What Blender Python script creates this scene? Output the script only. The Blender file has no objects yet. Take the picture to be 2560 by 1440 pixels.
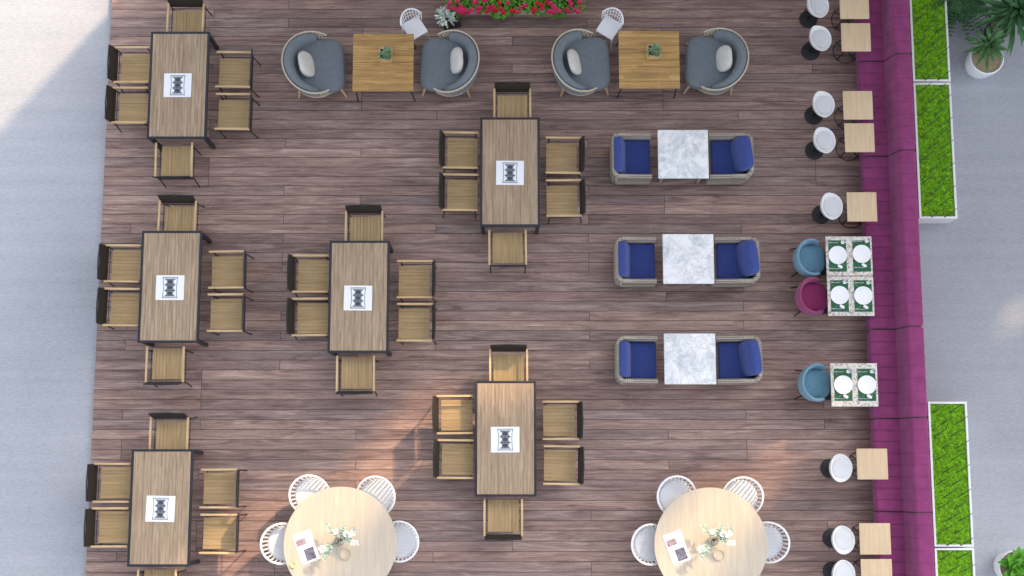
import bpy, bmesh, math, random
from mathutils import Vector, Matrix
random.seed(7)
PI=math.pi
sc=bpy.context.scene; C=sc.collection
F=3286.0; TH=math.atan(480/3286); H=22.0
def W(u,v,z=0.0):
    x=u-1280; y=720-v; c,s=math.cos(TH),math.sin(TH)
    dy=y*c+F*s; dz=y*s-F*c; t=(H-z)/(-dz)
    return (x*t,dy*t)
# ---------------------------------------------------------------- materials
def lin(c,g=1.0):
    r=[]
    for k in c:
        k/=255.0; r.append((k/12.92 if k<=.04045 else ((k+.055)/1.055)**2.4)*g)
    return (r[0],r[1],r[2],1)
def sh(c,f): return tuple(min(1,x*f) for x in c[:3])+(1,)
class NT:
    def __init__(s,name):
        s.m=bpy.data.materials.new(name); s.m.use_nodes=True; s.t=s.m.node_tree
        s.b=s.t.nodes['Principled BSDF']
    def n(s,typ,**k):
        o=s.t.nodes.new(typ)
        for a,b in k.items(): setattr(o,a,b)
        return o
    def l(s,a,b): s.t.links.new(a,b)
    def setin(s,sock,v):
        if isinstance(v,bpy.types.NodeSocket): s.l(v,sock)
        else: sock.default_value=v
    def math(s,op,a,b=0.0,c=None):
        o=s.n('ShaderNodeMath',operation=op); s.setin(o.inputs[0],a); s.setin(o.inputs[1],b)
        if c is not None: s.setin(o.inputs[2],c)
        return o.outputs[0]
    def coord(s,rnd=True):
        tc=s.n('ShaderNodeTexCoord'); o=tc.outputs['Object']
        if rnd:
            oi=s.n('ShaderNodeObjectInfo')
            m=s.math('MULTIPLY',oi.outputs['Random'],37.0)
            a=s.n('ShaderNodeVectorMath',operation='ADD'); s.l(o,a.inputs[0])
            s.l(m,a.inputs[1]); o=a.outputs[0]
        return o
    def scale(s,v,sx,sy,sz):
        a=s.n('ShaderNodeVectorMath',operation='MULTIPLY'); s.l(v,a.inputs[0]); a.inputs[1].default_value=(sx,sy,sz); return a.outputs[0]
    def noise(s,v,sc_=5,det=4,rough=.55,dist=0):
        o=s.n('ShaderNodeTexNoise'); s.l(v,o.inputs['Vector']); o.inputs['Scale'].default_value=sc_
        o.inputs['Detail'].default_value=det; o.inputs['Roughness'].default_value=rough; o.inputs['Distortion'].default_value=dist
        return o.outputs['Fac']
    def ramp(s,f,stops):
        o=s.n('ShaderNodeValToRGB'); s.l(f,o.inputs[0]); e=o.color_ramp.elements
        while len(e)<len(stops): e.new(.5)
        for q,(p,c) in zip(e,stops): q.position=p; q.color=c
        return o.outputs[0]
    def mix(s,f,a,b,mode='MIX'):
        o=s.n('ShaderNodeMix',data_type='RGBA',blend_type=mode)
        s.setin(o.inputs[0],f); s.setin(o.inputs[6],a); s.setin(o.inputs[7],b); return o.outputs[2]
    def mul(s,c,k):
        o=s.n('ShaderNodeVectorMath',operation='SCALE'); s.l(c,o.inputs[0]); s.l(k,o.inputs['Scale']); return o.outputs[0]
    def bump(s,h,st=.3,d=.01):
        o=s.n('ShaderNodeBump'); s.l(h,o.inputs['Height']); o.inputs['Strength'].default_value=st; o.inputs['Distance'].default_value=d
        s.l(o.outputs[0],s.b.inputs['Normal'])
    def col(s,c): s.setin(s.b.inputs['Base Color'],c)
    def rough(s,r,spec=.5): s.b.inputs['Roughness'].default_value=r; s.b.inputs['Specular IOR Level'].default_value=spec
def plain(name,c,g=1.0,rough=.6,amt=.12,ns=6,metal=0,bump=0,spec=.4,stretch=(1,1,1),dist=0):
    t=NT(name); c=lin(c,g); v=t.scale(t.coord(),*stretch); f=t.noise(v,ns,5,.6,dist)
    t.col(t.ramp(f,[(.3,sh(c,1-amt)),(.7,sh(c,1+amt))])); t.rough(rough,spec); t.b.inputs['Metallic'].default_value=metal
    if bump: t.bump(f,bump)
    return t.m
def wood(name,c1,c2,axis='x',g=1.0,strip=0,rough=.55,amp=.25,gs=1.0):
    t=NT(name); v=t.coord(True)
    st=(1.5*gs,22*gs,22*gs) if axis=='x' else (22*gs,1.5*gs,22*gs)
    f=t.noise(t.scale(v,*st),1.6,6,.6,.6); a=lin(c1,g); b=lin(c2,g)
    base=t.ramp(f,[(.28,a),(.72,b)])
    if strip:
        sp=t.n('ShaderNodeSeparateXYZ'); t.l(v,sp.inputs[0])
        p,q=(sp.outputs[1],sp.outputs[0]) if axis=='x' else (sp.outputs[0],sp.outputs[1])
        r=t.math('FLOOR',t.math('DIVIDE',p,strip))
        w1=t.n('ShaderNodeTexWhiteNoise',noise_dimensions='1D'); t.l(r,w1.inputs['W'])
        cc=t.math('FLOOR',t.math('ADD',t.math('MULTIPLY',q,1.3),t.math('MULTIPLY',w1.outputs[0],7.0)))
        w2=t.n('ShaderNodeTexWhiteNoise',noise_dimensions='1D'); t.l(t.math('ADD',t.math('MULTIPLY',r,17.3),cc),w2.inputs['W'])
        k=t.math('MULTIPLY_ADD',w2.outputs[0],amp*2,1-amp)
        base=t.mul(base,k)
    t.col(base); t.rough(rough,.35); t.bump(f,.15,.004)
    return t.m
def weave(name,c1,c2,sc_=55,g=1.0,bump=.6,rough=.7):
    t=NT(name); v=t.coord(False)
    def wv(d):
        o=t.n('ShaderNodeTexWave',wave_type='BANDS',bands_direction=d); t.l(v,o.inputs['Vector']); o.inputs['Scale'].default_value=sc_/6.283
        o.inputs['Distortion'].default_value=1.0; return o.outputs['Fac']
    a=t.math('MULTIPLY',wv('X'),wv('Z')); b=t.math('MAXIMUM',a,t.math('MULTIPLY',wv('Y'),.8))
    n=t.noise(v,40,3,.6); f=t.math('ADD',t.math('MULTIPLY',b,.6),t.math('MULTIPLY',n,.5))
    t.col(t.ramp(f,[(.15,lin(c1,g)),(.85,lin(c2,g))])); t.rough(rough,.3); t.bump(b,bump,.01); return t.m
def fabric(name,c,g=1.0,amt=.14,ns=14):
    t=NT(name); c=lin(c,g); v=t.coord(True); f=t.noise(v,ns,4,.65); f2=t.noise(v,180,2,.5)
    k=t.math('ADD',t.math('MULTIPLY',f,.6),t.math('MULTIPLY',f2,.4))
    t.col(t.ramp(k,[(.3,sh(c,1-amt)),(.7,sh(c,1+amt))])); t.rough(.9,.15); t.b.inputs['Sheen Weight'].default_value=.2
    t.bump(k,.35,.006); return t.m
M={}
M['black']=plain('black_metal',(34,36,40),rough=.45,amt=.2,ns=8)
M['frame']=plain('dark_frame',(38,42,50),rough=.45,amt=.2,ns=8)
M['mesh']=weave('black_strap',(22,21,20),(62,54,46),120,rough=.8,bump=.3)
M['plank']=wood('table_plank',(140,119,98),(182,159,133),'y',strip=.03,amp=.12,rough=.5)
M['seatw']=wood('seat_wood',(164,136,97),(192,165,122),'x',strip=.05,amp=.04,gs=.7)
M['armw']=wood('arm_wood',(180,148,106),(224,194,150),'x')
M['teak']=wood('teak_slats',(152,116,66),(202,164,106),'x',strip=.06,amp=.15)
M['oak']=wood('pale_oak',(200,173,138),(222,197,165),'y',gs=.8)
M['oakx']=wood('pale_round_oak',(182,170,153),(204,192,174),'y',gs=.6)
M['rattan']=weave('grey_rattan',(84,78,72),(196,186,172),60)
M['rope']=plain('cream_rope',(196,186,168),rough=.8,amt=.15,ns=60,bump=.4)
M['legw']=wood('pale_leg_wood',(190,160,120),(226,200,160),'x')
M['blue']=fabric('navy_fabric',(52,67,126))
M['blue2']=fabric('navy_cushion_fabric',(62,78,142))
M['grey']=fabric('slate_fabric',(116,124,131))
M['pillow']=fabric('cream_fabric',(206,202,196))
M['purple']=fabric('plum_fabric',(138,62,110),ns=5,amt=.26)
M['plum']=fabric('magenta_fabric',(148,58,108),ns=9)
M['tub']=fabric('dusty_blue_fabric',(110,150,172))
M['white']=plain('white_plastic',(238,238,238),rough=.35,amt=.03)
M['pad']=plain('stool_pad_white',(212,213,216),rough=.6,amt=.04)
M['whitew']=plain('white_wicker',(234,235,238),rough=.6,amt=.05,ns=60,bump=.2)
M['seatg']=weave('pale_seat_weave',(200,203,210),(232,234,238),90)
M['paper']=plain('paper',(238,240,246),rough=.7,amt=.02)
M['ink']=plain('ink',(66,72,82),rough=.7,amt=.15,ns=40)
M['inkg']=plain('grey_ink',(124,130,138),rough=.7,amt=.1,ns=40)
M['glazed']=plain('white_glaze',(238,239,240),rough=.3,amt=.02)
M['steel']=plain('steel',(150,152,156),rough=.3,amt=.1,metal=.8)
M['mat']=plain('green_leaf_mat',(28,92,60),rough=.6,amt=.5,ns=26,dist=1.5)
M['soil']=plain('soil',(86,66,48),rough=.95,amt=.4,ns=30,bump=.6)
M['gravel']=plain('tan_gravel',(176,158,128),rough=.95,amt=.35,ns=60,bump=.6)
M['leafd']=plain('dark_leaf',(58,102,58),rough=.5,amt=.45,ns=7)
M['leafm']=plain('mid_leaf',(80,120,72),rough=.5,amt=.4,ns=7)
M['leafb']=plain('bright_leaf',(96,160,50),rough=.45,amt=.35,ns=7)
M['leafp']=plain('pale_leaf',(170,190,176),rough=.6,amt=.25,ns=20)
M['succ']=plain('succulent_leaf',(140,170,132),rough=.6,amt=.3,ns=30)
M['grass']=plain('lime_moss',(98,152,22),rough=.9,amt=.5,ns=18,bump=.8)
M['blade']=plain('lime_blade',(138,198,36),rough=.8,amt=.5,ns=16)
M['stem']=plain('pale_stem',(66,86,60),rough=.7,amt=.3)
M['pink']=plain('pink_petal',(206,38,98),rough=.6,amt=.35,ns=9)
M['red']=plain('red_petal',(196,30,34),rough=.6,amt=.3,ns=9)
M['whitef']=plain('white_petal',(232,234,226),rough=.6,amt=.05)
M['pale_block']=plain('pale_render',(206,200,190),rough=.9,amt=.06,ns=3)
M['blocker_pane']=plain('window_glass',(60,74,88),rough=.1,amt=.1)
M['photo1']=plain('picture_slate',(104,104,122),rough=.5,amt=.6,ns=22)
M['photo2']=plain('picture_rose',(160,140,150),rough=.5,amt=.4,ns=18)
M['lemon']=plain('yellow_glaze',(216,200,150),rough=.4,amt=.1)
def glassm():
    t=NT('clear_glass'); t.b.inputs['Transmission Weight'].default_value=.9; t.rough(.05,.5); t.b.inputs['IOR'].default_value=1.2
    v=t.coord(); f=t.noise(v,3); t.col(t.ramp(f,[(0,(.92,.95,.95,1)),(1,(.97,.98,.98,1))])); return t.m
M['glass']=glassm()
def marble():
    t=NT('white_marble'); v=t.coord(True); n=t.noise(v,3.2,7,.66,1.0); d=t.math('ABSOLUTE',t.math('SUBTRACT',n,.5))
    vein=t.ramp(d,[(0,lin((206,208,211))),(.014,lin((226,228,230))),(.05,lin((238,239,240)))])
    n2=t.noise(v,5,6,.7,.6); cl=t.ramp(n2,[(.36,lin((218,221,226))),(.56,(1,1,1,1))]); t.col(t.mix(1.0,vein,cl,'MULTIPLY')); t.rough(.3,.5); return t.m
M['marble']=marble()
def terrazzo():
    t=NT('terrazzo'); v=t.coord(True); o=t.n('ShaderNodeTexVoronoi'); t.l(v,o.inputs['Vector']); o.inputs['Scale'].default_value=42
    sp=t.n('ShaderNodeSeparateColor'); t.l(o.outputs['Color'],sp.inputs[0])
    t.col(t.ramp(sp.outputs[0],[(.0,lin((130,122,114))),(.12,lin((206,202,196))),(.6,lin((222,220,214))),(.85,lin((190,168,138))),(.95,lin((160,160,160)))])); t.rough(.35); return t.m
M['terrazzo']=terrazzo()
def deckmat():
    t=NT('deck_boards'); v=t.coord(False); sp=t.n('ShaderNodeSeparateXYZ'); t.l(v,sp.inputs[0]); x,y=sp.outputs[0],sp.outputs[1]
    w=.166; yr=t.math('DIVIDE',y,w); row=t.math('FLOOR',yr); fy=t.math('FRACT',yr)
    w1=t.n('ShaderNodeTexWhiteNoise',noise_dimensions='1D'); t.l(row,w1.inputs['W'])
    off=t.math('DIVIDE',t.math('FLOOR',t.math('MULTIPLY',w1.outputs[0],4.0)),4.0)
    xr=t.math('ADD',t.math('DIVIDE',x,5.2),t.math('ADD',off,.5)); cl=t.math('FLOOR',xr); fx=t.math('FRACT',xr)
    w2=t.n('ShaderNodeTexWhiteNoise',noise_dimensions='2D'); cb=t.n('ShaderNodeCombineXYZ'); t.l(row,cb.inputs[0]); t.l(cl,cb.inputs[1]); t.l(cb.outputs[0],w2.inputs['Vector'])
    idv=w2.outputs['Value']
    def g(ax,ay,sc_,det,dist,sh_=0):
        c=t.n('ShaderNodeCombineXYZ'); t.l(t.math('ADD',t.math('MULTIPLY',x,ax),t.math('MULTIPLY',idv,61.0+sh_)),c.inputs[0]); t.l(t.math('MULTIPLY',y,ay),c.inputs[1]); t.l(t.math('MULTIPLY',idv,23.0),c.inputs[2])
        return t.noise(c.outputs[0],sc_,det,.6,dist)
    a=g(.75,8,1.3,6,1.6); b=g(1.6,38,1.2,4,.5); c=g(.5,2.0,1.2,4,.8); e=g(.9,12,1.4,3,2.4,9)
    f=t.math('ADD',t.math('ADD',t.math('MULTIPLY',a,.58),t.math('MULTIPLY',b,.22)),t.math('MULTIPLY',c,.28))
    base=t.ramp(f,[(.38,lin((102,82,79))),(.48,lin((134,111,105))),(.58,lin((156,133,125))),(.72,lin((190,168,158)))])
    hue=t.ramp(idv,[(0,(.76,.73,.76,1)),(.25,(1.02,.95,.92,1)),(.5,(.87,.89,.94,1)),(.75,(1.08,1.02,.98,1)),(1,(1.22,1.17,1.13,1))])
    base=t.mix(1.0,base,hue,'MULTIPLY')
    # dark figure lines that follow the grain
    ln=t.math('ABSOLUTE',t.math('SUBTRACT',e,.5)); base=t.mix(1.0,base,t.ramp(ln,[(0,(.66,.60,.58,1)),(.024,(1,1,1,1))]),'MULTIPLY')
    gy=t.math('LESS_THAN',t.math('MINIMUM',fy,t.math('SUBTRACT',1.0,fy)),.034)
    gx=t.math('LESS_THAN',fx,.0018)
    gap=t.math('MAXIMUM',gy,gx)
    t.col(t.mix(t.math('MULTIPLY',gap,.8),base,(.022,.016,.016,1)))
    t.rough(.5,.4); t.bump(t.math('SUBTRACT',f,gap),.4,.006); return t.m
M['deck']=deckmat()
def groundmat():
    t=NT('pale_paving'); v=t.coord(False)
    a=t.noise(t.scale(v,9,42,1),1.2,3,.6); b=t.noise(v,.35,3,.5); c=t.noise(v,40,2,.6)
    e=t.noise(t.scale(v,.25,5,1),1.0,2,.5)
    f=t.math('ADD',t.math('ADD',t.math('MULTIPLY',a,.38),t.math('MULTIPLY',b,.3)),t.math('ADD',t.math('MULTIPLY',c,.2),t.math('MULTIPLY',e,.16)))
    t.col(t.ramp(f,[(.33,lin((146,149,157))),(.52,lin((166,169,177))),(.71,lin((186,188,194)))])); t.rough(.85,.3); t.bump(a,.25,.008); return t.m
M['ground']=groundmat()
# ---------------------------------------------------------------- mesh builder
class MB:
    def __init__(s): s.bm=bmesh.new()
    def box(s,c,size,bev=0,rot=None,seg=2):
        R=rot.to_4x4() if rot is not None else Matrix()
        r=bmesh.ops.create_cube(s.bm,size=1,matrix=Matrix.Translation(c)@R@Matrix.Diagonal((*size,1)))
        if bev:
            es={e for v in r['verts'] for e in v.link_edges}
            bmesh.ops.bevel(s.bm,geom=list(es),offset=bev,segments=seg,affect='EDGES',profile=.6)
        return s
    def tube(s,pts,r,n=8,closed=False):
        pts=[Vector(p) for p in pts]; k=len(pts); rings=[]
        rr=r if isinstance(r,(list,tuple)) else [r]*k; up=None
        for i,p in enumerate(pts):
            if closed: d=pts[(i+1)%k]-pts[i-1]
            else: d=pts[min(i+1,k-1)]-pts[max(i-1,0)]
            d.normalize()
            if up is None: up=Vector((0,0,1)) if abs(d.z)<.9 else Vector((1,0,0))
            a=d.cross(up)
            if a.length<1e-4: a=d.cross(Vector((0,1,0)))
            a.normalize(); b=a.cross(d).normalized(); up=b if abs(d.dot(b))<.99 else up
            rings.append([s.bm.verts.new(p+(a*math.cos(t)+b*math.sin(t))*rr[i]) for t in [2*PI*j/n for j in range(n)]])
        m=k if closed else k-1
        for i in range(m):
            A,B=rings[i],rings[(i+1)%k]
            for j in range(n): s.bm.faces.new((A[j],A[(j+1)%n],B[(j+1)%n],B[j]))
        if not closed:
            s.bm.faces.new(rings[0][::-1]); s.bm.faces.new(rings[-1])
        return s
    def skin(s,rings,caps=True):
        R=[[s.bm.verts.new(p) for p in r] for r in rings]; n=len(R[0])
        for A,B in zip(R,R[1:]):
            for j in range(n): s.bm.faces.new((A[j],A[(j+1)%n],B[(j+1)%n],B[j]))
        if caps: s.bm.faces.new(R[0][::-1]); s.bm.faces.new(R[-1])
        return s
    def lathe(s,prof,c=(0,0,0),n=32):
        rings=[]
        for r,z in prof:
            if r<1e-5: rings.append([s.bm.verts.new((c[0],c[1],c[2]+z))])
            else: rings.append([s.bm.verts.new((c[0]+r*math.cos(2*PI*j/n),c[1]+r*math.sin(2*PI*j/n),c[2]+z)) for j in range(n)])
        for A,B in zip(rings,rings[1:]):
            for j in range(n):
                q=[A[j%len(A)],A[(j+1)%len(A)],B[(j+1)%len(B)],B[j%len(B)]]
                u=[]; [u.append(x) for x in q if x not in u]
                if len(u)>2: s.bm.faces.new(u)
        return s
    def sq(s,c,size,e=.35,e2=.35,rot=None,nu=24,nv=12):
        R=rot if rot is not None else Matrix.Identity(3)
        def p(w,m): return math.copysign(abs(w)**m,w)
        rows=[]
        for i in range(nv+1):
            ph=-PI/2+PI*i/nv; row=[]
            for j in range(nu):
                th=2*PI*j/nu
                v=Vector((size[0]/2*p(math.cos(ph),e)*p(math.cos(th),e2),size[1]/2*p(math.cos(ph),e)*p(math.sin(th),e2),size[2]/2*p(math.sin(ph),e)))
                if i in(0,nv): row=[v]; break
                row.append(v)
            rows.append([s.bm.verts.new(Vector(c)+R@v) for v in row])
        for A,B in zip(rows,rows[1:]):
            for j in range(nu):
                q=[A[j%len(A)],A[(j+1)%len(A)],B[(j+1)%len(B)],B[j%len(B)]]
                u=[]; [u.append(x) for x in q if x not in u]
                if len(u)>2: s.bm.faces.new(u)
        return s
    def arcwall(s,rx,ry,a0,a1,zb,zt,th,n=28,c=(0,0),lean=0,rnd=.3):
        rings=[]
        for i in range(n+1):
            q=i/n; a=math.radians(a0+(a1-a0)*q); zz=zt(q) if callable(zt) else zt; z0=zb(q) if callable(zb) else zb; h=zz-z0; t=th(q) if callable(th) else th
            rings.append([(c[0]+(rx+lean*(z/max(h,.01))-d)*math.cos(a),c[1]+(ry+lean*(z/max(h,.01))-d)*math.sin(a),z0+z) for d,z in [(0,0),(0,h*.82),(t*rnd,h),(t*(1-rnd),h),(t,h*.82),(t,0)]])
        return s.skin(rings)
    def pathwall(s,pts,zb,zt,th,rnd=.3):
        k=len(pts); rings=[]
        for i,(x,y) in enumerate(pts):
            a=pts[max(i-1,0)]; b=pts[min(i+1,k-1)]; dx,dy=b[0]-a[0],b[1]-a[1]; m=math.hypot(dx,dy); nx,ny=-dy/m,dx/m; q=i/(k-1); h=(zt(q) if callable(zt) else zt)-zb
            rings.append([(x+nx*d,y+ny*d,zb+z) for d,z in [(-.0,0),(-.02,h*.9),(th*rnd-.02,h),(th*(1-rnd),h),(th,h*.9),(th,0)]])
        return s.skin(rings)
    def poly(s,pts,z=0,th=0):
        vs=[s.bm.verts.new((x,y,z)) for x,y in pts]; f=s.bm.faces.new(vs)
        if th:
            r=bmesh.ops.extrude_face_region(s.bm,geom=[f]); bmesh.ops.translate(s.bm,verts=[g for g in r['geom'] if isinstance(g,bmesh.types.BMVert)],vec=(0,0,th))
        return s
    def leaf(s,p,az,el,L,w,droop=.1,n=4,fold=.25):
        p=Vector(p); hd=Vector((math.cos(az),math.sin(az),0)); sd=Vector((-math.sin(az),math.cos(az),0)); rows=[]
        for i in range(n+1):
            t=i/n; ww=w*(math.sin(PI*(.12+.88*t))**.8 if t<1 else 0)
            c=p+hd*(L*t*math.cos(el))+Vector((0,0,L*t*math.sin(el)-droop*t*t))
            if ww<1e-4: rows.append([s.bm.verts.new(c)])
            else: rows.append([s.bm.verts.new(c-sd*ww/2+Vector((0,0,ww*fold))),s.bm.verts.new(c),s.bm.verts.new(c+sd*ww/2+Vector((0,0,ww*fold)))])
        for A,B in zip(rows,rows[1:]):
            if len(B)==3:
                s.bm.faces.new((A[0],A[1],B[1],B[0])); s.bm.faces.new((A[1],A[2],B[2],B[1]))
            else:
                s.bm.faces.new((A[0],A[1],B[0])); s.bm.faces.new((A[1],A[2],B[0]))
        return s
    def build(s,name,mat,parent=None,loc=(0,0,0),smooth=True,recalc=True,kind=None):
        if recalc: bmesh.ops.recalc_face_normals(s.bm,faces=s.bm.faces[:])
        me=bpy.data.meshes.new(name); s.bm.to_mesh(me); s.bm.free(); me.materials.append(M[mat] if isinstance(mat,str) else mat)
        if smooth:
            me.shade_smooth(); me.set_sharp_from_angle(angle=math.radians(40))
        o=bpy.data.objects.new(name,me); C.objects.link(o); o.location=loc
        if parent: o.parent=parent
        if kind: o['kind']=kind
        return o
def tag(o,label=None,cat=None,group=None,kind=None):
    if label: o['label']=label
    if cat: o['category']=cat
    if group: o['group']=group
    if kind: o['kind']=kind
    return o
def thing(name,label,cat,loc=(0,0,0),rz=0,group=None):
    o=bpy.data.objects.new(name,None); C.objects.link(o); o.location=loc; o.rotation_euler=(0,0,rz); o.empty_display_size=.2
    return tag(o,label,cat,group)
def dup(o,parent=None):
    c=o.copy(); C.objects.link(c); c.parent=parent
    for ch in list(o.children): dup(ch,c)
    return c
class Proto:
    def __init__(s,make): s.make=make; s.o=None
    def put(s,x,y,z,rz,label,group=None):
        if s.o is None: s.o=s.make(); o=s.o
        else: o=dup(s.o)
        o.location=(x,y,z); o.rotation_euler=(0,0,rz); o['label']=label
        if group: o['group']=group
        return o
def rotY(a): return Matrix.Rotation(a,3,'Y')
def rotZ(a): return Matrix.Rotation(a,3,'Z')
def rotX(a): return Matrix.Rotation(a,3,'X')
# ---------------------------------------------------------------- setting
g=MB().box((0,0,-.16),(500,500,.1)).build('ground','ground',smooth=False); tag(g,kind='structure')
d=MB().box((-.165,3.4,-.06),(13.65,14.2,.12)).build('deck','deck',smooth=False); tag(d,kind='structure')
# ---------------------------------------------------------------- dining tables
def mk_dtable():
    t=thing('dining_table','','table',group='rectangular dining tables'); w,l=.99,1.85
    fb=MB()
    for s in(-1,1):
        fb.box((s*(w/2-.018),0,.732),(.036,l,.042),.004); fb.box((0,s*(l/2-.018),.732),(w-.074,.036,.042),.004)
    fb.build('table_frame','frame',t)
    tb=MB(); n=16; sw=(w-.076)/n
    for i in range(n): tb.box((-(w-.076)/2+sw*(i+.5),0,.737),(sw-.0015,l-.076,.022),.0015,seg=1)
    tb.build('tabletop','plank',t)
    for sx in(-1,1):
        for sy in(-1,1): MB().box((sx*(w/2-.04),sy*(l/2-.04),.355),(.06,.06,.71),.004).build('leg','frame',t)
    a=MB()
    for s in(-1,1): a.box((s*(w/2-.07),0,.67),(.02,l-.16,.06)); a.box((0,s*(l/2-.07),.67),(w-.16,.02,.06))
    a.build('apron','frame',t); return t
def mk_dchair():
    t=thing('dining_chair','','chair',group='slatted wooden armchairs round the dining tables')
    sb=MB(); n=9
    for i in range(n): sb.box((.035,-.25+.5*(i+.5)/n,.44+.012*abs(i-4)/4),(.51,.5/n-.001,.022),.0015,seg=1)
    sb.build('seat','seatw',t)
    for s in(-1,1):
        MB().box((.01,s*.3,.645),(.59,.036,.026),.008).build('armrest','armw',t)
        MB().tube([(.25,s*.3,0),(.25,s*.3,.632)],.011).build('leg','black',t)
        MB().tube([(-.31,s*.29,0),(-.265,s*.29,.42),(-.285,s*.29,.63),(-.325,s*.285,.83)],.011).build('leg','black',t)
    MB().tube([(.25,-.285,.42),(.25,.285,.42),(-.27,.285,.42),(-.27,-.285,.42)],.010,closed=True).build('seat_frame','black',t)
    bb=MB(); bb.box((-.295,0,.66),(.014,.56,.32),.004,rot=rotY(-.14)); b=bb.build('backrest','mesh',t)
    MB().tube([(-.325,-.29,.83),(-.335,0,.835),(-.325,.29,.83)],.013).build('top_rail','black',b)
    return t
PT=Proto(mk_dtable); PC=Proto(mk_dchair)
def mk_sheet():
    t=thing('menu_sheet','','printed sheet',group='printed sheets on the dining tables')
    MB().box((0,0,.0015),(.46,.41,.003)).build('paper','paper',t,smooth=False)
    m=MB()
    for s in(-1,1):
        m.box((0,s*.168,.0036),(.25,.009,.001)); m.box((0,s*.153,.0036),(.23,.004,.001))
        m.tube([(s*(.120-.014*math.sin(i/16*PI)),-.168+.336*i/16,.0036) for i in range(17)],.004,4)
    m.build('printed_border','ink',t)
    # spool-like stack: dark bands with concave sides, a grey lens across each
    N=60; q=MB()
    def hw(f): return .050+.042*(abs(2*((f*3)%1)-1))**1.6
    R_=[(hw(i/N),-.142+.284*i/N) for i in range(N+1)]
    q.poly(R_+[(-x,y) for x,y in R_[::-1]],.0034,.0008); q.build('printed_motif','inkg',t,smooth=False)
    for k in(-1,0,1):
        cy=k*.0947
        q=MB(); q.poly([(.043*math.cos(a),cy+.030*math.sin(a)) for a in [2*PI*i/24 for i in range(24)]],.0046,.0005); q.build('printed_lens','ink',t,smooth=False)
    q=MB()
    for k in(-1.5,-.5,.5,1.5): q.box((0,k*.092,.0048),(.17,.009,.0008))
    q.build('printed_bars','ink',t,smooth=False)
    return t
PS=Proto(mk_sheet)
tabs=[((446,212),'top left dining table',(-2,1)),((425,716),'middle left dining table',(0,3)),((401,1269),'bottom left dining table',(0,3)),
      ((897,741),'dining table left of centre',(-2,4)),((1275,429),'upper central dining table',(0,3)),((1264,1096),'lower central dining table',(-1,3))]
for (u,v),nm,(su,sv) in tabs:
    x,y=W(u,v,.75)
    PT.put(x,y,0,0,'black framed plank topped table with a printed sheet, the '+nm,'rectangular dining tables')
    j=lambda:random.uniform(-.014,.014)
    for dx,dy,rz,w in((-.83,.39,0,', upper one on the left side of the '),(-.83,-.32,0,', lower one on the left side of the '),(.91,.30,PI,', upper one on the right side of the '),(.91,-.42,PI,', lower one on the right side of the '),
                      (.05,1.17,-PI/2,' at the top end of the '),(-.05,-1.27,PI/2,' at the bottom end of the ')):
        PC.put(x+dx+j(),y+dy+j()*.7,0,rz+j(),'slatted armchair'+w+nm)
    px,py=W(u+su,v+sv,.755)
    PS.put(px,py,.7525,random.uniform(-.02,.02),'white sheet with dark printed motif on the '+nm)
# ---------------------------------------------------------------- lounge set
def mk_lounge():
    t=thing('lounge_chair','','armchair',group='round woven lounge chairs')
    zt=lambda q:.56+.22*math.sin(PI*q)**1.3
    def P(q,f,o=0):
        a=math.radians(62+236*q); z=.2+(zt(q)-.2)*f; r=.44+.06*f+o; return (r*math.cos(a)-.02,(r+.04)*math.sin(a),z)
    lat=MB(); n=34
    for i in range(n+1):
        for d in(-1,1):
            q0=i/n; q1=q0+d*2.2/n
            pts=[]
            for k in range(5):
                q=q0+(q1-q0)*k/4
                if 0<=q<=1: pts.append(P(q,k/4))
            if len(pts)>1: lat.tube(pts,.0095,5)
    lat.build('woven_shell','rope',t)
    MB().tube([P(i/40,1) for i in range(41)],.014,8).build('top_rim','rope',t)
    MB().tube([P(i/40,0) for i in range(41)]+[(.38,-.3,.2),(.42,0,.2),(.38,.3,.2)],.02,8,closed=True).build('bottom_rim','rope',t)
    for sx,sy in((.38,.38),(.38,-.38),(-.32,.36),(-.32,-.36)):
        MB().tube([(sx*1.16,sy*1.16,0),(sx,sy,.3)],[.016,.028],8).build('leg','legw',t)
    MB().sq((.05,0,.36),(.86,.92,.2),.35,.45,nu=36).build('seat_cushion','grey',t)
    MB().arcwall(.485,.515,84,276,.34,lambda q:.54+.27*math.sin(PI*q)**.7,lambda q:.11+.07*math.sin(PI*q),c=(-.02,0),lean=.02,n=30).build('back_cushion','grey',t)
    MB().sq((-.14,-.02,.60),(.14,.44,.42),.8,.6,rot=rotY(-.42)@rotZ(.12),nu=28).build('pillow','pillow',t)
    return t
PL=Proto(mk_lounge)
for u,v,rz,l in((790,163,.06,'left of the left teak table'),(1122,160,PI-.06,'right of the left teak table'),(1455,158,.06,'left of the right teak table'),(1786,155,PI-.06,'right of the right teak table')):
    x,y=W(u,v,.45); PL.put(x,y,0,rz,'round woven lounge chair with grey cushions, '+l)
def mk_teak():
    t=thing('teak_table','','table',group='square teak tables between lounge chairs')
    tb=MB(); n=8; w=1.0
    for i in range(n): tb.box((0,-w/2+w*(i+.5)/n,.655),(1.02,w/n-.003,.03),.003,seg=1)
    tb.build('tabletop','teak',t)
    for sx in(-1,1):
        for sy in(-1,1): MB().tube([(sx*.49,sy*.47,0),(sx*.46,sy*.45,.63)],.012).build('leg','black',t)
    MB().tube([(.44,-.44,.63),(.44,.44,.63),(-.44,.44,.63),(-.44,-.44,.63)],.011,4,closed=True).build('under_frame','black',t); return t
PK=Proto(mk_teak)
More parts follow.
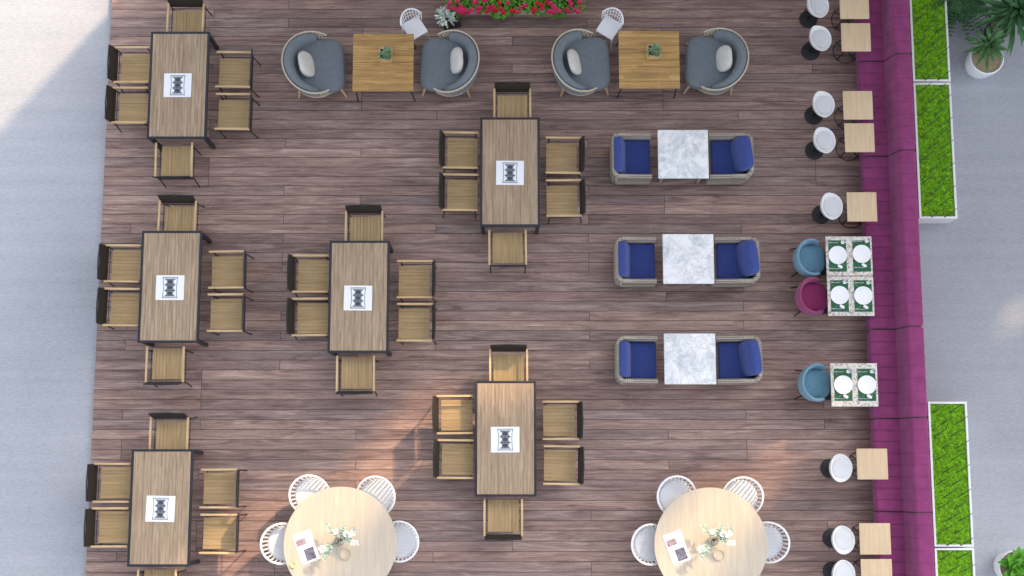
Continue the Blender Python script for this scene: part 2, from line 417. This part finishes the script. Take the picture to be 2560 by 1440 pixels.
def mk_succ():
    t=thing('cube_planter','','planter',group='wooden cube planters on the teak tables')
    p=MB()
    for s in(-1,1): p.box((s*.096,0,.09),(.016,.208,.18),.002); p.box((0,s*.096,.09),(.174,.016,.18),.002)
    p.build('wooden_box','armw',t)
    MB().box((0,0,.075),(.174,.174,.15)).build('soil','soil',t)
    l=MB()
    for i in range(4):
        cx,cy=(random.uniform(-.055,.055),random.uniform(-.055,.055))
        for k in range(16): l.leaf((cx,cy,.16),k*2.4,.25+.06*k,.085,.035,.0,3)
    for k in range(40):
        a=random.random()*6.28; r=random.random()*.1; l.leaf((r*math.cos(a),r*math.sin(a),.16),a,random.uniform(.5,1.3),random.uniform(.05,.12),.03,.02,3)
    l.build('succulents','succ',t,recalc=False); return t
PU=Proto(mk_succ)
for (u,v),(pu,pv),s in(((958,156),(964,135),'left'),((1623,149),(1634,127),'right')):
    x,y=W(u,v,.67); PK.put(x,y,0,0,'square teak slatted table, the %s one between two round lounge chairs'%s)
    x,y=W(pu,pv,.82); PU.put(x,y,.671,0,'small wooden cube of succulents on the %s teak table'%s)
# small white chairs
def mk_small():
    t=thing('small_chair','','chair',group='small white chairs at the top')
    MB().box((.03,0,.43),(.34,.33,.035),.015).build('seat','whitew',t)
    b=MB(); N=10
    def P(q,f): a=math.radians(115+130*q); return (.06+(.21+.04*f)*math.cos(a),(.20+.02*f)*math.sin(a),.46+.34*f*(.72+.28*math.sin(PI*q)))
    for i in range(N+1):
        b.tube([P(i/N,0),P(i/N,.5),P(i/N,1)],.007,5)
    for f in(.33,.66): b.tube([P(i/12,f) for i in range(13)],.006,5)
    b.build('spindles','whitew',t)
    MB().tube([P(i/16,1) for i in range(17)],.014,8).build('back_rail','whitew',t)
    for sx in(-.13,.18):
        for sy in(-.15,.15): MB().tube([(sx*1.15,sy*1.15,0),(sx,sy,.42)],[.009,.014]).build('leg','white',t)
    return t
PM=Proto(mk_small)
x,y=W(1034,66,.45); PM.put(x,y,0,math.radians(-58),'small white spindle back chair beside the left teak table, turned right')
x,y=W(1525,64,.45); PM.put(x,y,0,math.radians(-122),'small white spindle back chair beside the right teak table, turned left')
x,y=W(1124,50,.2); t=thing('flower_trough','dark flower box with pale trailing leaves between the small white chairs','planter',(x,y,0),.2)
MB().box((.03,0,.14),(.3,.2,.28),.01).build('box','black',t)
MB().box((.03,0,.284),(.26,.16,.01)).build('soil','soil',t)
l=MB(); l2=MB()
for k in range(110):
    a=random.random()*6.28; r=random.random()**.6*.13; q=(r*math.cos(a)-.06,r*math.sin(a)+.03,.28+random.random()*.1)
    (l if k%3 else l2).leaf(q,a,random.uniform(-.1,1),random.uniform(.05,.11),.035,.02,3)
l.build('leaves','leafp',t,recalc=False); l2.build('blossoms','whitef',t,recalc=False)
# flower bed at the top
x0,y0=W(1120,34,.3); x1,_=W(1458,34,.3)
t=thing('flower_bed','low bed of pink and red flowers at the top edge of the deck','flower bed',((x0+x1)/2,y0,0))
Lx=x1-x0
MB().box((0,.5,.11),(Lx-.1,.85,.22),.02).build('trough','pale_block',t)
MB().box((0,.5,.225),(Lx-.18,.78,.012)).build('soil','soil',t)
l=MB()
for k in range(2600):
    px=random.uniform(-Lx/2,Lx/2); py=random.uniform(-.02,.95)+.05*math.sin(px*7); h=.24+.14*random.random()
    l.leaf((px,py,h),random.random()*6.28,random.uniform(-.1,.9),random.uniform(.05,.11),random.uniform(.03,.05),.02,2)
l.build('foliage','leafb',t,recalc=False,kind='stuff')
for nm,mt,cnt in(('pink_blossoms','pink',150),('red_blossoms','red',40)):
    l=MB()
    for k in range(cnt):
        px=random.uniform(-Lx/2,Lx/2)
        if mt=='red' and abs(px)>.6: px*=.4
        py=random.random()**1.5*.9-.03; 
        if mt=='pink' and abs(px)<.45 and random.random()<.5: continue
        for q in range(6):
            l.leaf((px,py,.4+.03*random.random()),q*PI/3+k,.35,.05,.045,.0,2)
    l.build(nm,mt,t,recalc=False,kind='stuff')
# ---------------------------------------------------------------- rattan sets
def upath(xf,xb,hy,r,n=6):
    p=[(xf,hy)]+[(xf+(xb+r-xf)*k/4,hy) for k in range(1,4)]
    p+=[(xb+r-r*math.sin(PI/2*k/n),hy-r+r*math.cos(PI/2*k/n)) for k in range(n+1)]
    p+=[(xb,hy*.3),(xb,0),(xb,-hy*.3)]
    p+=[(xb+r-r*math.cos(PI/2*k/n),-hy+r-r*math.sin(PI/2*k/n)) for k in range(n+1)]
    p+=[(xb+r+(xf-xb-r)*k/4,-hy) for k in range(1,5)]
    return p
def mk_rattan(turn):
    def f():
        t=thing('rattan_armchair','','armchair',group='grey rattan armchairs with navy cushions')
        MB().box((.02,0,.2),(.58,.58,.28),.02).build('base','rattan',t)
        xf=.38 if turn else .33
        MB().pathwall(upath(xf,-.335,.375,.13),.07,lambda q:.62+.10*math.sin(PI*q)**2,.065,.25).build('woven_shell','rattan',t)
        MB().box((.04,0,.40),(.57,.605,.12),.035,seg=3).build('seat_cushion','blue',t)
        if turn: MB().sq((-.165,-.02,.61),(.19,.58,.46),.5,.4,rot=rotZ(.13)@rotY(-.36),nu=32).build('back_cushion','blue2',t)
        else: MB().box((-.20,0,.59),(.13,.58,.38),.05,rot=rotY(-.3),seg=3).build('back_cushion','blue2',t)
        for sx in(-.27,.28):
            for sy in(-.32,.32): MB().tube([(sx,sy,0),(sx,sy,.08)],.02).build('foot','black',t)
        return t
    return f
PR0=Proto(mk_rattan(False)); PR1=Proto(mk_rattan(True))
def mk_marble():
    t=thing('marble_table','','table',group='square marble tables')
    MB().box((0,0,.69),(.84,.83,.035),.016,seg=3).build('tabletop','marble',t)
    for sx in(-1,1):
        for sy in(-1,1): MB().box((sx*.32,sy*.32,.336),(.045,.045,.67),.004).build('leg','rattan',t)
    MB().tube([(.32,-.32,.645),(.32,.32,.645),(-.32,.32,.645),(-.32,-.32,.645)],.02,4,closed=True).build('under_frame','rattan',t); return t
PB=Proto(mk_marble)
for (u,v),w in(((1708,385),'top'),((1721,647),'middle'),((1725,897),'bottom')):
    x,y=W(u,v,.7); PB.put(x,y,0,0,'square white marble topped table, the %s one of three in the column'%w)
    PR0.put(x-.845,y-.0,0,random.uniform(-.012,.012),'grey rattan armchair with navy cushions left of the %s marble table'%w)
    PR1.put(x+.83,y-.0,0,PI+random.uniform(-.012,.012),'grey rattan armchair with tilted navy cushion right of the %s marble table'%w)
# ---------------------------------------------------------------- bench
def Yat(v,z,u=2230): return W(u,v,z)[1]
def roundrect(cx,cz,w,h,r,n=4):
    o=[]
    for k,(sx,sz) in enumerate(((1,1),(-1,1),(-1,-1),(1,-1))):
        for i in range(n+1):
            a=PI/2*(k+i/n); o.append((cx+sx*(w/2-r)+r*math.cos(a),cz+sz*(h/2-r)+r*math.sin(a)))
    return o
def channel(prof,L,k,groove,endr,gw=.02):
    cx=sum(p[0] for p in prof)/len(prof); cz=sum(p[1] for p in prof)/len(prof); rings=[]; w=L/k
    ys=[-L/2,-L/2+endr*.3,-L/2+endr]
    for i in range(1,k):
        y=-L/2+w*i; ys+= [y-gw*1.5,y-gw,y-gw*.5,y,y+gw*.5,y+gw,y+gw*1.5]
    ys+=[L/2-endr,L/2-endr*.3,L/2]
    ys=sorted(ys)
    for y in ys:
        e=0; de=min(y+L/2,L/2-y)
        if de<endr: e=endr*.8*(1-math.sqrt(max(0,1-(1-de/endr)**2)))
        m=min(abs(y+L/2-w*i) for i in range(1,k)) if k>1 else 1
        if m<gw: e=max(e,groove*(1-m/gw)**1.5)
        rings.append([(x-math.copysign(min(e,abs(x-cx)),x-cx),y,z-math.copysign(min(e,abs(z-cz)),z-cz)) for x,z in prof])
    return MB().skin(rings)
segs=[(-60,150),(150,388),(388,822),(822,1046),(1046,1280),(1280,1500)]
ords=['topmost, cut by the top edge','second from the top','third from the top and longest','third from the bottom','second from the bottom','bottommost, cut by the bottom edge']
for (va,vb),od in zip(segs,ords):
    ya,yb=Yat(va,.5),Yat(vb,.5); L=ya-yb; yc=(ya+yb)/2
    t=thing('banquette','plum upholstered bench section, '+od,'bench',(6.25,yc,0),0,'plum bench sections'); k=max(2,round(L/.2))
    channel(roundrect(-.06,.37,.60,.17,.05),L-.008,k,.018,.06,.022).build('seat','purple',t)
    channel([(x+ (.04-(.10*(.87-z)/.5)),z) for x,z in roundrect(.25,.62,.27,.5,.045)],L-.008,max(2,round(L/.2)),.009,.04).build('backrest','purple',t)
    MB().box((.05,0,.14),(.68,L-.02,.28),.01).build('base','purple',t)
# ---------------------------------------------------------------- cafe tables and stools
def mk_cafe():
    t=thing('cafe_table','','table',group='small square oak tables along the plum bench')
    MB().box((0,0,.74),(.49,.49,.026),.004).build('tabletop','oak',t)
    MB().tube([(0,0,.02),(0,0,.725)],.02).build('column','black',t)
    for k in range(4):
        a=PI/4+k*PI/2; c,s=math.cos(a),math.sin(a)
        MB().tube([(0,0,.12),(.14*c,.14*s,.05),(.23*c,.23*s,.012)],.009).build('leg','black',t)
    MB().tube([(.21*math.cos(a),.21*math.sin(a),.012) for a in [2*PI*i/28 for i in range(28)]],.006,6,closed=True).build('floor_ring','black',t)
    return t
def mk_stool():
    t=thing('bar_stool','','stool',group='white bar stools with black disc bases')
    MB().lathe([(0,0),(.155,0),(.16,.012),(.14,.022),(.03,.035),(0,.036)]).build('base','black',t)
    MB().tube([(0,0,.03),(0,0,.64)],[.028,.02],12).build('column','black',t)
    MB().tube([(.13*math.cos(a),.13*math.sin(a),.27) for a in [2*PI*i/24 for i in range(24)]],.008,6,closed=True).tube([(-.13,0,.27),(.13,0,.27)],.008,6).build('footrest','black',t)
    s=MB(); n=36; rings=[]
    def rim(a): return .70+.19*max(0,-math.cos(a)*.9+.1)**1.1
    for f,q in((.0,0),(.45,0),(.8,.02),(.93,.35),(.99,.75),(1.02,1),(1.07,1),(1.08,.72),(1.0,.25),(.75,-.06),(.3,-.12),(0,-.12)):
        row=[]
        for j in range(n if f>0 else 1):
            a=2*PI*j/n; z0=.66; zz=z0+(rim(a)-z0)*q if q>=0 else z0+q*.35
            row.append(s.bm.verts.new((.185*f*math.cos(a),.21*f*math.sin(a),zz)))
        rings.append(row)
    for A,B in zip(rings,rings[1:]):
        for j in range(n):
            q=[A[j%len(A)],A[(j+1)%len(A)],B[(j+1)%len(B)],B[j%len(B)]]; u=[]; [u.append(x) for x in q if x not in u]
            if len(u)>2: s.bm.faces.new(u)
    s.build('seat_shell','white',t)
    MB().sq((.02,0,.672),(.27,.31,.04),.6,.9,nu=28).build('seat_pad','pad',t)
    return t
PF=Proto(mk_cafe); PO=Proto(mk_stool)
cf=[((2136,12),(2044,12),'first'),((2140,93),(2050,95),'second'),((2145,263),(2058,260),'third'),((2149,344),(2060,350),'fourth'),((2155,517),(2078,515),'fifth'),((2181,1160),(2101,1170),'sixth'),((2188,1347),(2107,1350),'seventh'),((2192,1437),(2108,1436),'eighth')]
for (u,v),(su,sv),o in cf:
    x,y=W(u,v,.75); PF.put(x,y,0,0,'small square pale oak table, %s from the top along the plum bench'%o)
    x,y=W(su,sv,.72); PO.put(x,y,0,random.uniform(-.1,.35) if sv<900 else random.uniform(-.2,.2),'white bar stool beside the %s small oak table from the top'%o)
# ---------------------------------------------------------------- terrazzo tables with settings
def mk_terr(sy):
    def f():
        t=thing('terrazzo_table','','table',group='terrazzo tables along the plum bench')
        MB().box((0,0,.73),(.755,sy,.03),.004).build('tabletop','terrazzo',t)
        for a in(-.2,.2): MB().tube([(a,0,.02),(a,0,.715)],.025,12).build('column','black',t)
        MB().box((0,0,.012),(.6,.4,.022),.006).build('base','black',t); return t
    return f
PTA=Proto(mk_terr(.652)); PTB=Proto(mk_terr(.70))
def mk_mat():
    t=thing('placemat','','placemat',group='green leaf print placemats')
    MB().box((0,0,.0015),(.29,.52,.003)).build('mat','mat',t,smooth=False)
    l=MB()
    for k in range(16):
        l.leaf((random.uniform(-.1,.1),random.uniform(-.22,.22),.0036),random.random()*6.28,0,.07,.018,0,3,0)
    l.build('leaf_print','leafm',t,recalc=False); return t
PMt=Proto(mk_mat)
PPl=Proto(lambda:tag(MB().lathe([(0,.006),(.09,.006),(.11,.010),(.15,.016),(.152,.013),(.11,.004),(.09,.001),(0,.001)],n=48).build('plate','glazed'),'','plate'))
PGl=Proto(lambda:tag(MB().lathe([(0,.0),(.030,0),(.030,.004),(.006,.008),(.006,.06),(.026,.08),(.032,.12),(.026,.15),(.023,.15),(.029,.12),(.023,.084),(0,.066)],n=20).build('wine_glass','glazed'),'','glass'))
def cut(nm,fork):
    m=MB(); m.box((0,-.02,.003),(.012,.12,.003),.001)
    if fork:
        m.box((0,.055,.003),(.024,.03,.003),.001)
        for i in(-1,0,1): m.box((i*.008,.085,.003),(.004,.04,.003))
    else: m.box((.002,.07,.003),(.018,.075,.003),.001)
    return tag(m.build(nm,'steel'),'','cutlery')
PFo=Proto(lambda:cut('fork',True)); PKn=Proto(lambda:cut('knife',False))
PNa=Proto(lambda:tag(MB().sq((0,0,.015),(.05,.09,.03),.7,.7).build('napkin','paper'),'','napkin'))
for P,(u,v),nm,pl in((PTA,(2123,640),'the uppermost terrazzo table',((2094,638),(2154,635))),(PTA,(2127,740),'the middle terrazzo table',((2099,738),(2158,739))),(PTB,(2136,962),'the lowest terrazzo table',((2108,962),(2167,962)))):
    x,y=W(u,v,.745); P.put(x,y,0,0,'speckled '+nm.replace('the ','')+' set for two beside the plum bench')
    for (pu,pv),s in zip(pl,('left','right')):
        px,py=W(pu,pv,.75); e='on %s, %s setting'%(nm,s); z=.7455
        PMt.put(px,y,z,0,'green leaf print placemat '+e)
        PPl.put(px,py,z+.0045,0,'round white plate '+e,'white dinner plates')
        PGl.put(px+.09,py+.215,z+.004,0,'small white stemmed glass '+e,'small stemmed glasses')
        PFo.put(px-.06,py+.21,z+.004,PI/2,'steel fork above the plate '+e,'steel forks')
        PKn.put(px-.05,py-.225,z+.004,PI/2,'steel knife below the plate '+e,'steel knives')
        PNa.put(px+.03,py-.19,z+.0075,1.0,'folded white napkin '+e,'white napkins')
def mk_tub(mt,nm):
    def f():
        t=thing('tub_chair','','chair')
        MB().sq((.02,0,.42),(.46,.48,.14),.4,.6,nu=32).build('seat',mt,t)
        MB().arcwall(.27,.29,62,298,.36,lambda q:.62+.18*math.sin(PI*q)**.8,.06,c=(.0,0),lean=.03,n=28,rnd=.35).build('backrest',mt,t)
        for sx,sy in((.2,.2),(.2,-.2),(-.18,.2),(-.18,-.2)): MB().tube([(sx*1.25,sy*1.2,0),(sx,sy,.37)],[.01,.016]).build('leg','black',t)
        return t
    return f
PX=Proto(mk_tub('tub','')); PY=Proto(mk_tub('plum',''))
x,y=W(2028,645,.55); PX.put(x,y,0,0,'dusty blue tub chair left of the uppermost terrazzo table','upholstered tub chairs')
x,y=W(2033,741,.55); PY.put(x,y,0,.08,'magenta tub chair left of the middle terrazzo table','upholstered tub chairs')
x,y=W(2041,957,.55); PX.put(x,y,0,-.05,'dusty blue tub chair left of the lowest terrazzo table','upholstered tub chairs')
# ---------------------------------------------------------------- round tables
def mk_round():
    t=thing('round_table','','table',group='round pale oak tables')
    MB().lathe([(0,.722),(.86,.722),(.895,.735),(.90,.75),(.895,.757),(0,.758)],n=72).build('tabletop','oakx',t)
    MB().lathe([(0,0),(.36,0),(.36,.02),(.1,.05),(.07,.3),(.1,.68),(.25,.72),(0,.721)],n=36).build('pedestal','oakx',t); return t
def mk_wchair():
    t=thing('white_wicker_chair','','chair',group='white spindle chairs at the round tables')
    MB().lathe([(0,.43),(.26,.43),(.275,.445),(.26,.462),(0,.465)],n=32).build('seat','whitew',t)
    MB().sq((.01,0,.475),(.52,.52,.05),.5,1.0,nu=32).build('seat_cushion','seatg',t)
    def P(q,f): a=math.radians(72+216*q); r=.27+.045*f; return (r*math.cos(a),r*math.sin(a),.45+f*(.16+.16*math.sin(PI*q)))
    n=17
    b=MB()
    for i in range(n+1): b.tube([P(i/n,0),P(i/n,1)],.013,6)
    b.build('spindles','whitew',t)
    MB().tube([P(i/28,1) for i in range(29)],.017,8).build('back_rail','white',t)
    for k in range(4):
        a=PI/4+k*PI/2; c,s=math.cos(a),math.sin(a); MB().tube([(.27*c,.27*s,0),(.18*c,.18*s,.44)],[.01,.016]).build('leg','white',t)
    return t
PRd=Proto(mk_round); PW=Proto(mk_wchair)
def mk_mag():
    t=thing('magazine','','magazine',group='open magazines on the round tables')
    for s in(-1,1): MB().box((0,s*.125,.004),(.30,.245,.008),.002).build('page','paper',t)
    MB().box((.03,-.12,.0088),(.16,.19,.001)).build('picture','photo1',t,smooth=False)
    MB().box((-.05,.10,.0088),(.16,.10,.001)).build('picture','photo2',t,smooth=False)
    m=MB()
    for k in range(5): m.box((-.02,.175+.012*k,.0088),(.2,.004,.001))
    m.build('text_lines','inkg',t,smooth=False); return t
PMg=Proto(mk_mag)
def mk_vase():
    t=thing('vase','','vase',group='glass vases of pale leaves')
    MB().lathe([(0,0),(.05,0),(.075,.05),(.085,.1),(.05,.17),(.045,.2),(.04,.2),(.045,.17),(.078,.1),(.068,.05),(.045,.008),(0,.008)],n=24).build('glass_body','glass',t)
    st=MB(); lf=MB(); fl=MB(); R=random.Random(3)
    for k in range(12):
        a=R.uniform(-.3,2.2) if k<8 else R.uniform(2.8,4.0); L=R.uniform(.16,.34); h=R.uniform(.26,.38)
        pts=[(0,0,.02)]+[(L*q*math.cos(a),L*q*math.sin(a),.15+(h-.15)*math.sin(q*PI/2)) for q in(.25,.5,.75,1)]
        st.tube(pts,.003,5)
        for q in(.5,.7,.85,1.0):
            p=Vector((L*q*math.cos(a),L*q*math.sin(a),.15+(h-.15)*math.sin(q*PI/2)))
            for d in(-1,1): (fl if (k%2==0 and q>.6) else lf).leaf(p,a+d*R.uniform(.6,1.4),R.uniform(-.2,.6),R.uniform(.045,.07),R.uniform(.035,.048),.01,3)
    st.build('stems','stem',t); lf.build('leaves','leafp',t,recalc=False); fl.build('blossoms','whitef',t,recalc=False); return t
PV=Proto(mk_vase)
PTu=Proto(lambda:tag(MB().lathe([(0,0),(.075,0),(.085,.012),(.088,.02),(.083,.02),(.08,.012),(.07,.005),(0,.005)],n=32).build('coaster_dish','oakx'),'','dish'))
for (u,v),s,objs in(((850,1360),'left',((765,1368),(848,1352),(864,1386))),((1777,1362),'right',((1692,1369),(1784,1352),(1797,1388)))):
    x,y=W(u,v,.755); PRd.put(x,y,0,0,'round pale oak table at the bottom of the picture, the %s one'%s)
    for ang,dist,w in((124,.92,'upper left side'),(54,.92,'upper right side'),(180,.94,'left side'),(2,.93,'right side')):
        a=math.radians(ang); PW.put(x+dist*math.cos(a),y+dist*math.sin(a),0,a+PI,'white spindle chair on the %s of the %s round table'%(w,s))
    a,b,c=objs
    px,py=W(*a,.76); PMg.put(px,py,.7585,math.radians(20),'open magazine with pictures on the %s round table'%s)
    px,py=W(*b,.9); PV.put(px,py,.7585,.2,'glass vase with pale green sprigs on the %s round table'%s)
    px,py=W(*c,.76); PTu.put(px,py,.7585,0,'small round pale wooden dish on the %s round table'%s,'small wooden dishes')
px,py=W(733,1412,.77); tag(MB().lathe([(0,0),(.02,0),(.045,.02),(.047,.03),(.04,.03),(.018,.006),(0,.006)],n=24).build('small_bowl','lemon',loc=(px,py,.7585)),'tiny yellow bowl near the left edge of the left round table','bowl')
# ---------------------------------------------------------------- planters
R=random.Random(5)
def planter(va,vb,label):
    ya,yb=W(2330,va,.36)[1],W(2330,vb,.36)[1]; L=ya-yb; w=.64; t=thing('grass_planter',label,'planter',(7.155,(ya+yb)/2,-.11),0,'long white planters of lime green grass')
    wl=MB(); rm=MB()
    for s in(-1,1):
        wl.box((s*(w/2-.02),0,.22),(.03,L-.01,.44)); wl.box((0,s*(L/2-.02),.22),(w-.08,.03,.44))
        rm.box((s*(w/2-.018),0,.452),(.036,L,.02),.003); rm.box((0,s*(L/2-.018),.453),(w-.074,.036,.02),.003)
    wl.build('trough','white',t); rm.build('rim','white',t)
    gm=MB(); n=int(L/.05); m=12; rows=[]
    for i in range(n+1):
        rows.append([gm.bm.verts.new((-w/2+.037+(w-.074)*j/m,-L/2+.037+(L-.074)*i/n,.42+R.uniform(-.02,.02))) for j in range(m+1)])
    for A,B in zip(rows,rows[1:]):
        for j in range(m): gm.bm.faces.new((A[j],A[j+1],B[j+1],B[j]))
    gm.build('moss','grass',t)
    b=MB()
    for k in range(int(3000*L)):
        b.leaf((R.uniform(-.275,.275),R.uniform(-L/2+.045,L/2-.045),.418),R.random()*6.28,R.uniform(.2,1.1),R.uniform(.04,.075),.014,.01,2)
    b.build('grass_blades','blade',t,recalc=False,kind='stuff')
    k=int(L/.19)
    for i in range(k):
        yy=-L/2+.1+(L-.2)*i/max(1,k-1)
        for xx in((-.14,.12) if i%2 else (-.02,.2)):
            MB().tube([(xx-.10,yy-.08,.46),(xx-.02,yy-.02,.54),(xx+.08,yy+.05,.59)],[.009,.008,.005],5).build('reed','stem',t)
planter(-60,203,'white planter of lime grass, topmost behind the plum bench, cut by the top edge')
planter(206,546,'white planter of lime grass, second from the top behind the plum bench')
planter(1004,1367,'white planter of lime grass, third from the top behind the plum bench')
planter(1370,1560,'white planter of lime grass, lowest behind the plum bench, cut by the bottom edge')
# ---------------------------------------------------------------- potted plants
def pot(t,r,h,mt='glazed'):
    MB().lathe([(0,0),(r*.7,0),(r*.85,h*.2),(r*.98,h*.7),(r,h),(r*.93,h+.01),(r*.9,h*.9),(0,h*.88)],n=36).build('pot',mt,t)
    MB().lathe([(0,h*.9),(r*.6,h*.905),(r*.895,h*.9)],n=24).build('gravel','gravel',t)
GZ=-.11
x,y=W(2466,146,.36); t=thing('potted_agave','spiky dark green plant in a round white pot at the upper right','potted plant',(x,y,GZ))
pot(t,.29,.5)
l=MB(); R=random.Random(11)
MB().tube([(-.05,.04,.44),(-.07,.12,.62)],.03).build('stem','soil',t)
for k in range(38): l.leaf((-.07,.14,.6+.008*k),k*2.399,.02+.03*k,R.uniform(.32,.44),.075,.14,5)
l.build('leaves','leafm',t,recalc=False)
x,y=W(2540,30,1.0); t=thing('potted_palm','large spiky plant in the top right corner','potted plant',(x,y,GZ))
pot(t,.2,.45,'black'); MB().tube([(0,0,.4),(.02,.01,1.0)],[.04,.025]).build('trunk','soil',t)
l=MB()
for k in range(64): l.leaf((.02,.01,.85+.006*k),k*2.399,-.05+.02*k,R.uniform(.5,.85),.08,.3,6)
l.build('leaves','leafd',t,recalc=False)
x,y=W(2405,-15,.4); t=thing('fern_shrub','dense dark green ferny shrub at the top edge beside the planter','shrub',(x,y,GZ))
MB().tube([(0,0,0),(0,0,.5)],.03).build('stem','soil',t)
l=MB()
for k in range(150):
    a=R.random()*6.28; L=R.uniform(.3,.74); el=R.uniform(.1,1.0)
    for q in range(10):
        f=(q+1)/10; p=Vector((L*f*math.cos(a)*math.cos(el),L*f*math.sin(a)*math.cos(el),.3+L*f*math.sin(el)-.25*f*f))
        for d in(-1,1): l.leaf(p,a+d*1.1,.1,.10*(1-f*.5),.03,.01,2)
l.build('fronds','leafd',t,recalc=False)
x,y=W(2545,1420,.45); t=thing('potted_leafy_plant','bright leafy plant in a white pot at the bottom right corner','potted plant',(x,y,GZ))
pot(t,.27,.45)
l=MB()
for k in range(46): l.leaf((R.uniform(-.08,.08),R.uniform(-.08,.08),.45),R.random()*6.28,R.uniform(.2,1.3),R.uniform(.22,.4),.12,.1,5)
l.build('leaves','leafb',t,recalc=False)
# ---------------------------------------------------------------- unseen blocker added to shade the terrace
t=thing('occluder','unseen pale sun blocker added beyond the top edge, notched to shape sun patches','occluder',(0,10.2,0))
MB().box((13.4,3.4,3.3),(25,6.4,6.9)).build('pale_block','pale_block',t,smooth=False)  # low body of the added blocker, out of view
sw=MB()
def seg(xa,xb,h0,h1): sw.box(((xa+xb)/2,0,(h0+h1)/2),(xb-xa-.002,.3,h1-h0-.002))
for xa,xb,a,b in((-5.15,4.5,-.2,13.4),(4.5,5.7,-.2,10.5),(5.7,7.05,-.2,8.8),(7.05,8.0,-.2,9.0),(7.05,8.0,10.1,13.4),(8.0,11.7,-.2,13.4),(11.7,12.5,-.2,10.3),(12.5,13.25,-.2,9.7),(13.25,14.6,-.2,13.4),(14.6,15.2,-.2,7.2),(14.6,15.2,7.9,13.4),(15.2,26,-.2,13.4)): seg(xa,xb,a,b)  # gaps and heights shaped to drop sun patches on the deck
sw.build('notched_blocker','pale_block',t,smooth=False)
for i in range(12):  # invented dressing on the added blocker
    for z in(1.6,4.6):
        wx=-4.3+i*2.5
        w=MB().box((wx,-.19,z),(1.1,.06,1.6)).build('blocker_window','frame',t,smooth=False)
        MB().box((wx,-.224,z),(1.0,.02,1.5)).build('blocker_pane','blocker_pane',w,smooth=False)
# ---------------------------------------------------------------- light
az=(math.sin(math.radians(40.5)),math.cos(math.radians(40.5))); EL=math.radians(38)
sl=bpy.data.lights.new('sun','SUN'); sl.energy=4.8; sl.angle=math.radians(2.2); sl.color=(1,.68,.38)
so=bpy.data.objects.new('sun',sl); C.objects.link(so)
dv=Vector((az[0]*math.cos(EL),az[1]*math.cos(EL),math.sin(EL))); so.rotation_euler=dv.to_track_quat('Z','Y').to_euler(); so.location=dv*40
w=bpy.data.worlds.new('World'); sc.world=w; w.use_nodes=True; nt=w.node_tree; bg=nt.nodes['Background']
sk=nt.nodes.new('ShaderNodeTexSky'); sk.sky_type='NISHITA'; sk.sun_disc=False; sk.sun_elevation=EL; sk.sun_rotation=math.radians(40.5); sk.dust_density=3.0
hs=nt.nodes.new('ShaderNodeHueSaturation'); hs.inputs['Saturation'].default_value=.35
nt.links.new(sk.outputs[0],hs.inputs['Color'])
nt.links.new(hs.outputs[0],bg.inputs[0]); bg.inputs[1].default_value=.385
cd=bpy.data.cameras.new('Camera'); co=bpy.data.objects.new('Camera',cd); C.objects.link(co); sc.camera=co
cd.sensor_width=36; cd.lens=F/2560*36; cd.clip_end=1500; co.location=(0,0,H); co.rotation_euler=(TH,0,0)
sc.view_settings.view_transform='Standard'; sc.view_settings.look='None'; sc.view_settings.exposure=0
